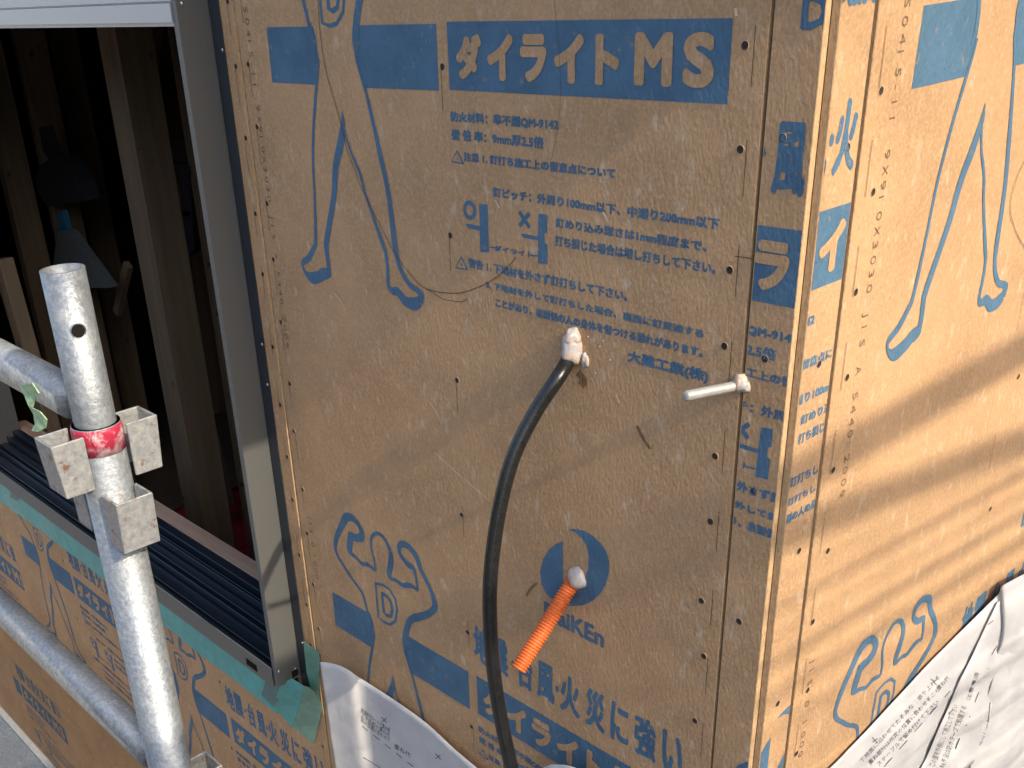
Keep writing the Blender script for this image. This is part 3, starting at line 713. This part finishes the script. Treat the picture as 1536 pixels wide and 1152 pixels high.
# scrap of green film stuck on the upper rail
bm = bmesh.new(); y_ = PXY[1] - .0225
sp = [(30,578),(48,575),(58,590),(52,600),(48,612),(60,618),(70,630),(68,642),(56,648),(47,646),(52,636),(50,622),(42,608)]
front = [bm.verts.new(pA(u, v, y_ - .002*math.sin(i*1.7))) for i, (u, v) in enumerate(sp)]
back = [bm.verts.new(v.co + Vector((0, .0012, 0))) for v in front]
bm.faces.new(front); bm.faces.new(back[::-1])
for i in range(len(front)): bm.faces.new((front[i], back[i], back[(i+1)%len(front)], front[(i+1)%len(front)]))
bmesh.ops.recalc_face_normals(bm, faces=bm.faces); bmesh.ops.triangulate(bm, faces=bm.faces)
tag(bobj('film_scrap', bm, M_LEAFG), 'torn scrap of pale green film stuck to the upper scaffold rail', 'film scrap')

# ------------------------------------------------------------------ tapes
def patch(name, pts, m, parent, y, th=.0006, n=1):
    bm = bmesh.new(); a = [bm.verts.new(pA(u, v, yy)) for u, v, yy in [(p[0], p[1], p[2] if len(p) > 2 else y) for p in pts]]
    b = [bm.verts.new(v.co + Vector((0, th, 0))) for v in a]; bm.faces.new(a); bm.faces.new(b[::-1])
    for i in range(len(a)): bm.faces.new((a[i], b[i], b[(i+1)%len(a)], a[(i+1)%len(a)]))
    bmesh.ops.recalc_face_normals(bm, faces=bm.faces); bmesh.ops.triangulate(bm, faces=[q for q in bm.faces if len(q.verts) > 4])
    return bobj(name, bm, m, parent)
tp = empty('sill_tape', (-1.9, -.011, -1.36), 'teal waterproof tape strip stuck along the wall under the sill', 'tape')
bm = bmesh.new(); NX = 60
top, bot = [], []
for i in range(NX + 1):
    x = -2.95 + (1.80) * i / NX; wv = .0012*math.sin(i*.9)
    bot.append(bm.verts.new((x, -.0105 - .004*abs(math.sin(i*.35)), -1.362 + wv - (.010 if x < -2.6 else 0)))); top.append(bm.verts.new((x, -.0135, -1.195)))
mid = [bm.verts.new((a.co.x, -.0155 - .003*math.sin(i*.6), -1.30)) for i, a in enumerate(bot)]
for i in range(NX):
    bm.faces.new((bot[i], bot[i+1], mid[i+1], mid[i])); bm.faces.new((mid[i], mid[i+1], top[i+1], top[i]))
bobj('strip', bm, M_TEAL, tp, True)
patch('dark_end', [(398,1022),(430,1030),(420,1045),(409,1060),(392,1043)], M_TEALD, tp, -.030)
patch('dark_end', [(17,732),(28,738),(26,752),(15,746)], M_TEALD, tp, -.019)
cpt = empty('corner_tape', pA(450, 1080), 'crumpled translucent green tape patch at the lower window corner', 'tape')
kc = PX(240, 850, .26212)
def kp(*l): return [(*kc(x, y), yy) for x, y, yy in l]
patch('folded_layer', kp((690,668,-.050),(755,640,-.050),(822,682,-.046),(800,790,-.030),(757,920,-.016),(648,800,-.018)), M_TEAL, cpt, -.03)
patch('clear_layer', kp((822,682,-.045),(852,690,-.040),(908,742,-.022),(930,800,-.014),(905,905,-.012),(880,1016,-.0115),(757,918,-.0155),(802,790,-.0295)), M_GREEN, cpt, -.02)
patch('side_strip', kp((820,425,-.0155),(862,455,-.0145),(906,486,-.0135),(914,540,-.0135),(908,640,-.0135),(908,742,-.0135),(862,700,-.0165),(838,600,-.0155)), M_GREEN, cpt, -.014)

# ------------------------------------------------------------------ white wrap sheets
def hA(x, z): return .004*noise.noise(Vector((x*9, 0, z*5))) + .0015*noise.noise(Vector((x*31, 3, z*22)))
def sheet_top(px, plane): return [plane(u, v) for u, v in px]
shA = empty('wrap_sheet', (-.5, -.03, -1.9), 'white printed wrap sheet with folded corner beside the green tape', 'wrap sheet')
topA = [(480,993,-.058),(492,994,-.052),(508,998,-.046),(524,1006,-.040),(540,1017,-.026),(556,1027,-.022),(600,1056,-.024),(640,1085,-.026),(680,1122,-.028),(715,1152,-.03),(770,1196,-.034),(800,1164,-.05),(820,1149,-.055),(836,1147,-.055),(858,1150,-.055),(890,1166,-.052),(960,1220,-.045),(1080,1310,-.04)]
tv = spline([pA(u, v, y) for u, v, y in topA], 6)
bm = bmesh.new(); rows = []
NZ = 26
for k in range(NZ + 1):
    row = []
    for p in tv:
        zb = -2.05; t = (k / NZ) ** 1.3; z = p.z + (zb - p.z) * t
        x = p.x; y = p.y + (-.018 - p.y) * min(1, t*1.2)*.5 - hA(x, z) * min(1, t*6 + .15)
        row.append(bm.verts.new((x, y, z)))
    rows.append(row)
for a, b in zip(rows, rows[1:]):
    for i in range(len(a) - 1): bm.faces.new((a[i], b[i], b[i+1], a[i+1]))
sA = bobj('sheet', bm, M_SHEET, shA, True)
mod = sA.modifiers.new('thickness', 'SOLIDIFY'); mod.thickness = .0005; mod.offset = 0
from mathutils.bvhtree import BVHTree
def bvh_of(ob):
    me = ob.data; return BVHTree.FromPolygons([v.co.copy() for v in me.vertices], [tuple(p.vertices) for p in me.polygons])
def cast(bvh, u, v):
    q = ray(u, v).normalized(); h, n_, i_, d_ = bvh.ray_cast(CAM, q); return None if h is None else h - q * .0018
def px_print(name, bvh, polys_px, parent, m=M_PRINT):
    bm = bmesh.new()
    for poly in polys_px:
        vs = [cast(bvh, u, v) for u, v in poly]
        if any(x is None for x in vs): continue
        bm.faces.new([bm.verts.new(x) for x in vs])
    if not bm.faces: bm.free(); return
    bobj(name, bm, m, parent)
def seg(a, b, w):
    dx, dy = b[0]-a[0], b[1]-a[1]; l = math.hypot(dx, dy) or 1; nx, ny = -dy/l*w/2, dx/l*w/2
    return [(a[0]+nx, a[1]+ny), (b[0]+nx, b[1]+ny), (b[0]-nx, b[1]-ny), (a[0]-nx, a[1]-ny)]
def path(pts, w): return [seg(a, b, w) for a, b in zip(pts, pts[1:])]
def cross(c, s, w): return [seg((c[0]-s, c[1]-s*1.1), (c[0]+s, c[1]+s*1.1), w), seg((c[0]-s*.9, c[1]+s*.7), (c[0]+s*.9, c[1]-s*.7), w)]
def text_px(name, bvh, body, o, ex, ey, parent, off=.0):
    me = text_mesh_raw(body, off, 1); xs = [v.co.x for v in me.vertices]; ys = [v.co.y for v in me.vertices]
    ax, bx, ay, by = min(xs), max(xs), min(ys), max(ys); polys = []
    V = [(o[0] + (v.co.x-ax)/(bx-ax)*ex[0] + (v.co.y-ay)/(by-ay)*ey[0], o[1] + (v.co.x-ax)/(bx-ax)*ex[1] + (v.co.y-ay)/(by-ay)*ey[1]) for v in me.vertices]
    px_print(name, bvh, [[V[i] for i in p.vertices] for p in me.polygons], parent); bpy.data.meshes.remove(me)
bv = bvh_of(sA)
px_print('printed_crosses', bv, cross((576,1080), 4, 1.1) + cross((657,1135), 4, 1.1), sA)
px_print('printed_dashes', bv, [seg((543+i*17, 1089+i*13.5), (552+i*17, 1096.5+i*13.5), 1) for i in range(7)] + [seg((545,1136),(580,1158),1)], sA)
for i, s_ in enumerate(('透湿防水シートの重ね幅', '上下左右の重ねを', '印の位置に合わせて')):
    text_px('printed_text', bv, s_, (541, 1068 + i*7.5), (43, 31), (1.0, -6.5), sA)
text_px('printed_text', bv, '重ね代', (591, 1122), (24, 15), (1, -7), sA)

shB = empty('wrap_sheet', (.03, .6, -1.9), 'crumpled white printed wrap sheet slanting across the sunlit wall', 'wrap sheet')
def hB(y, z):
    return .010*noise.noise(Vector((1.7, y*4, z*4))) + .014*abs(noise.noise(Vector((9, (y+z)*9, (z-y)*3)))) + .002*noise.noise(Vector((4, y*33, z*33)))
topB = [(1100,1290,.020),(1180,1212,.016),(1246,1151,.014),(1288,1108,.014),(1340,1052,.014),(1393,995,.014),(1430,958,.014),(1463,925,.016),(1480,908,.018),(1497,891,.022),(1503,879,.026),(1520,869,.032),(1536,861,.034),(1580,842,.034),(1680,806,.03),(1800,770,.03)]
tvB = spline([pB(u, v, x) for u, v, x in topB], 6)
bm = bmesh.new(); rows = []; NZ = 60
for k in range(NZ + 1):
    row = []
    for p in tvB:
        t = k / NZ; z = p.z + (-2.1 - p.z) * t ** 1.2; y = p.y
        g = min(1, t * 9)
        row.append(bm.verts.new((p.x + .014*g*.5 + hB(y, z) * (g * 1.5 + .08) + .012*g*math.exp(-((y - .72)/.2)**2), y, z)))
    rows.append(row)
for a, b in zip(rows, rows[1:]):
    for i in range(len(a) - 1): bm.faces.new((a[i], b[i], b[i+1], a[i+1]))
sB_ = bobj('sheet', bm, M_SHEET, shB, True)
mod = sB_.modifiers.new('thickness', 'SOLIDIFY'); mod.thickness = .0005; mod.offset = 0
# second layer lapped over it, left edge along the fold line
k8 = PX(1060, 795, .30990)
fold = [k8(*p) for p in ((1412,300),(1395,345),(1330,480),(1265,620),(1205,740),(1160,850),(1110,960),(1060,1080),(1010,1180),(930,1380))]
bvB = bvh_of(sB_)
edge = [cast(bvB, u, v) for u, v in fold]; edge = [e for e in edge if e is not None]
E_ = spline(edge, 5); bm = bmesh.new(); rows = []
for p in E_:
    row = []
    for k in range(31):
        t = k / 30; y = p.y + t * .55; z = p.z - .02*t
        zt_ = None
        lift = .004 + .020*t*(1-t)*2
        row.append(bm.verts.new((p.x + lift + .034*abs(noise.noise(Vector((3, (y*.9+z)*9, (z-y)*3.2)))) * min(1, t*5) + .006*noise.noise(Vector((8, y*20, z*16)))*min(1, t*5), y, z)))
    rows.append(row)
for a, b in zip(rows, rows[1:]):
    for i in range(30): bm.faces.new((a[i], b[i], b[i+1], a[i+1]))
sL = bobj('lapped_layer', bm, M_SHEET, shB, True)
mod = sL.modifiers.new('thickness', 'SOLIDIFY'); mod.thickness = .0005; mod.offset = 0
bvL = bvh_of(sL)
px_print('printed_crosses', bvB, sum([cross(k8(*c), 4.2, 1.3) for c in ((1100,735),(815,1018))], []), sB_)
px_print('printed_crosses', bvL, sum([cross(k8(*c), 4.2, 1.3) for c in ((1375,448),(1182,880))], []), sL)
px_print('printed_dashes', bvB, [seg(k8(860 + i*73, 1145 - i*84), k8(898 + i*73, 1102 - i*84), 1.2) for i in range(5)], sB_)
px_print('printed_dashes', bvL, [seg(k8(*a), k8(*b), 1.2) for a, b in (((1445,500),(1475,450)),((1380,605),(1405,560)),((1340,718),(1362,668)),((1298,835),(1318,785)),((1255,950),(1275,900)),((1205,1060),(1226,1008)),((1160,1150),(1182,1100)))], sL)
for i, s_ in enumerate(('下地面に沿わせてたるみなく張り上げる', '重ね部分は所定の位置に合わせること', 'ステープルで留め付けて下さい')):
    text_px('printed_text', bvB, s_, k8(752 + i*42, 1130 + i*8), (118 - i*14, -128 + i*16), (-4.5, -5.0), sB_)
text_px('printed_text', bvB, '重ね代', k8(1125, 778), (17, -18), (-5, -5), sB_)
for i, s_ in enumerate(('この面を外側にして施工して下さい', '継ぎ目は防水テープで処理する')):
    text_px('printed_text', bvL, s_, k8(1105 + i*48, 1148 + i*5), (36 - i*2, -92), (-9, -3), sL)
text_px('printed_text', bvL, '注意事項', k8(1275, 828), (14, -42), (-6, -2), sL)
px_print('printed_box', bvL, path([k8(*p) for p in ((1283,1150),(1330,1060),(1362,930),(1372,836),(1434,860),(1400,960),(1375,1060),(1340,1152))], 1.3), sL)
text_px('printed_text', bvL, '透湿・防水シート', k8(1322, 1140), (18, -70), (-8, -2), sL)
px_print('printed_mark', bvL, path([k8(*p) for p in ((1520,862),(1490,895),(1480,925),(1495,955),(1520,950),(1540,925))], 4) + path([k8(*p) for p in ((1450,990),(1425,1040),(1425,1090),(1445,1130))], 3) + path([k8(*p) for p in ((1440,985),(1412,1040),(1412,1095),(1435,1145))], 2) + path([k8(*p) for p in ((1462,1000),(1440,1045),(1440,1085),(1456,1115))], 2.4), sL)

# ------------------------------------------------------------------ things inside the house
def prism_px(name, pts, y, th, m, parent=None):
    bm = bmesh.new(); a = [bm.verts.new(pA(u, v, y)) for u, v in pts]; b = [bm.verts.new(q.co + Vector((0, th, 0))) for q in a]
    bm.faces.new(a); bm.faces.new(b[::-1])
    for i in range(len(a)): bm.faces.new((a[i], b[i], b[(i+1)%len(a)], a[(i+1)%len(a)]))
    bmesh.ops.recalc_face_normals(bm, faces=bm.faces); return bobj(name, bm, m, parent)
br = empty('hand_broom', pA(90, 305, .5), 'black hand broom hanging on the indoor studs', 'broom')
prism_px('handle', [(58,192),(66,190),(78,225),(86,238),(74,242),(64,225)], .50, .03, M_BLACK, br)
prism_px('bristles', [(72,240),(86,236),(102,248),(116,275),(124,302),(70,310),(58,290),(53,265),(60,248)], .48, .06, M_BLACK, br)
dp = empty('dustpan', pA(110, 430, .45), 'grey dustpan with blue grip hanging under the black broom', 'dustpan')
prism_px('grip', [(86,318),(92,316),(100,345),(88,347)], .46, .02, M_BLUE, dp)
prism_px('pan', [(86,346),(102,346),(165,432),(75,432)], .45, .03, M_GREYP, dp)
tl = empty('clamp_tools', pA(262, 370, .6), 'black clamp-like tools hanging behind the window jamb', 'tools')
for a_ in ([(240,245),(284,247),(288,262),(242,262)], [(240,262),(250,262),(262,345),(258,350)], [(272,262),(284,262),(292,372),(284,384),(274,350)], [(258,315),(284,318),(284,325),(258,322)]):
    prism_px('bar', a_, .62, .03, M_BLACK, tl)
bm = bmesh.new(); q = pZ(352, 830, ZF + .02)
for i in range(12):
    for j in range(8): pass
g = bmesh.ops.create_grid(bm, x_segments=16, y_segments=12, size=1)
for v in g['verts']: v.co = Vector((q.x + v.co.x*.45, q.y + v.co.y*.30, ZF + .03 + .03*noise.noise(Vector((v.co.x*3, v.co.y*3, 1)))))
o = bobj('floor_cloth', bm, M_REDS, None, True); tag(o, 'rumpled dark red cloth on the floor inside the house', 'cloth')
mod = o.modifiers.new('thickness', 'SOLIDIFY'); mod.thickness = .004

# ------------------------------------------------------------------ scaffold on the sunny side (its rails throw the bands of shade)
SX = 2.2
def far_z(zb): return zb + SUNV.z / SUNV.x * (SX - .009)
for y, lab in ((-1.0, 'scaffold post beyond the shaded wall end on the sunny side'), (2.1, 'scaffold post standing along the sunlit wall')):
    scaffold_post(SX + .06, y, -3.4, 1.9, lab, (1.05, .6, -.3))
o = empty('scaffold_rail', (SX, -1.0, far_z(-.445)), 'level scaffold rail on the sunny side above the net', 'scaffold rail')
bm = bmesh.new(); tube(bm, [(SX, -1.1, far_z(-.447)), (SX, 2.2, far_z(-.430))], .0235, 20); bobj('tube', bm, M_GALV, o, True)
o = empty('scaffold_brace', (SX, -1.0, far_z(-.4)), 'sloping scaffold brace on the sunny side', 'scaffold brace')
bm = bmesh.new(); tube(bm, [(SX + .02, -1.1, far_z(-.512 + .14*1.16)), (SX + .02, 2.2, far_z(-.512 - .14*2.1))], .0190, 20); bobj('tube', bm, M_GALV, o, True)
bm = bmesh.new(); z = far_z(-.585); rnd = random.Random(4); i = 0  # added net out of view, cords sized to dim and streak the sunlit wall
while z > -2.4:
    rr_ = rnd.uniform(.0022, .0044); tube(bm, [(SX, -.95, z + .10), (SX, .6, z - .03 + rnd.uniform(-.012, .012)), (SX, 2.15, z - .16)], rr_, 5, False)
    z -= rnd.uniform(.020, .034)
for y in [x * .11 - .9 for x in range(28)]: tube(bm, [(SX + .004, y, far_z(-.6)), (SX + .004, y, -2.4)], .0012, 5, False)
tag(bobj('added_shade_net', bm, M_BLACK), 'dark cord net added out of view to dim the lower sunlit wall', 'shade net')

# ------------------------------------------------------------------ two unseen houses added to block low sky and darken the interior
nb = empty('sky_blocking_house', (-3, -7, -3.4), 'plain grey house added unseen behind the camera to block low sky', 'house')
boxo('wall', (-10, -11, -3.4), (4, -6.0, 1.0), plain('blocking_house_render', (0.20, 0.19, 0.18), .9, var=.1, sc=3), nb)
bm = bmesh.new(); vs = [bm.verts.new(p) for p in ((-10.4,-5.6,1.0),(4.4,-5.6,1.0),(4.4,-11.4,1.0),(-10.4,-11.4,1.0),(-10.4,-8.5,2.2),(4.4,-8.5,2.2))]
for q in ((0,1,5,4),(2,3,4,5),(1,2,5),(3,0,4),(3,2,1,0)): bm.faces.new([vs[i] for i in q])
bobj('roof', bm, plain('blocking_house_roof_tiles', (0.07, 0.07, 0.075), .7), nb)
for x in (-8, -5, -2, 1):
    wn = boxo('window', (x, -6.0, -.6), (x + 1.5, -5.95, .6), M_TRACK, nb); boxo('sill', (x - .05, -5.99, -.66), (x + 1.55, -5.90, -.605), M_FRAME, wn)

n2 = empty('sky_blocking_house', (10, 3, -3.4), 'dark brown house added unseen on the sunny side to block low sky', 'house')  # added out of view: cuts low sky light and darkens the jamb's reflections
boxo('wall', (9, -9, -3.4), (15, 9, 2.4), plain('blocking_house_siding', (0.10, 0.085, 0.07), .9, var=.1, sc=3), n2)
bm = bmesh.new(); vs = [bm.verts.new(p) for p in ((8.6,-9.4,2.4),(15.4,-9.4,2.4),(15.4,9.4,2.4),(8.6,9.4,2.4),(12,-9.4,3.9),(12,9.4,3.9))]
for q in ((3,0,4,5),(1,2,5,4),(0,1,4),(2,3,5),(3,2,1,0)): bm.faces.new([vs[i] for i in q])
bobj('roof', bm, plain('blocking_house_slate', (0.06, 0.06, 0.065), .7), n2)
for y in (-7, -4, -1, 2, 5):
    wn = boxo('window', (8.95, y, -.6), (9.0, y + 1.5, .6), M_TRACK, n2); boxo('sill', (8.90, y - .05, -.66), (8.99, y + 1.55, -.605), M_FRAME, wn)
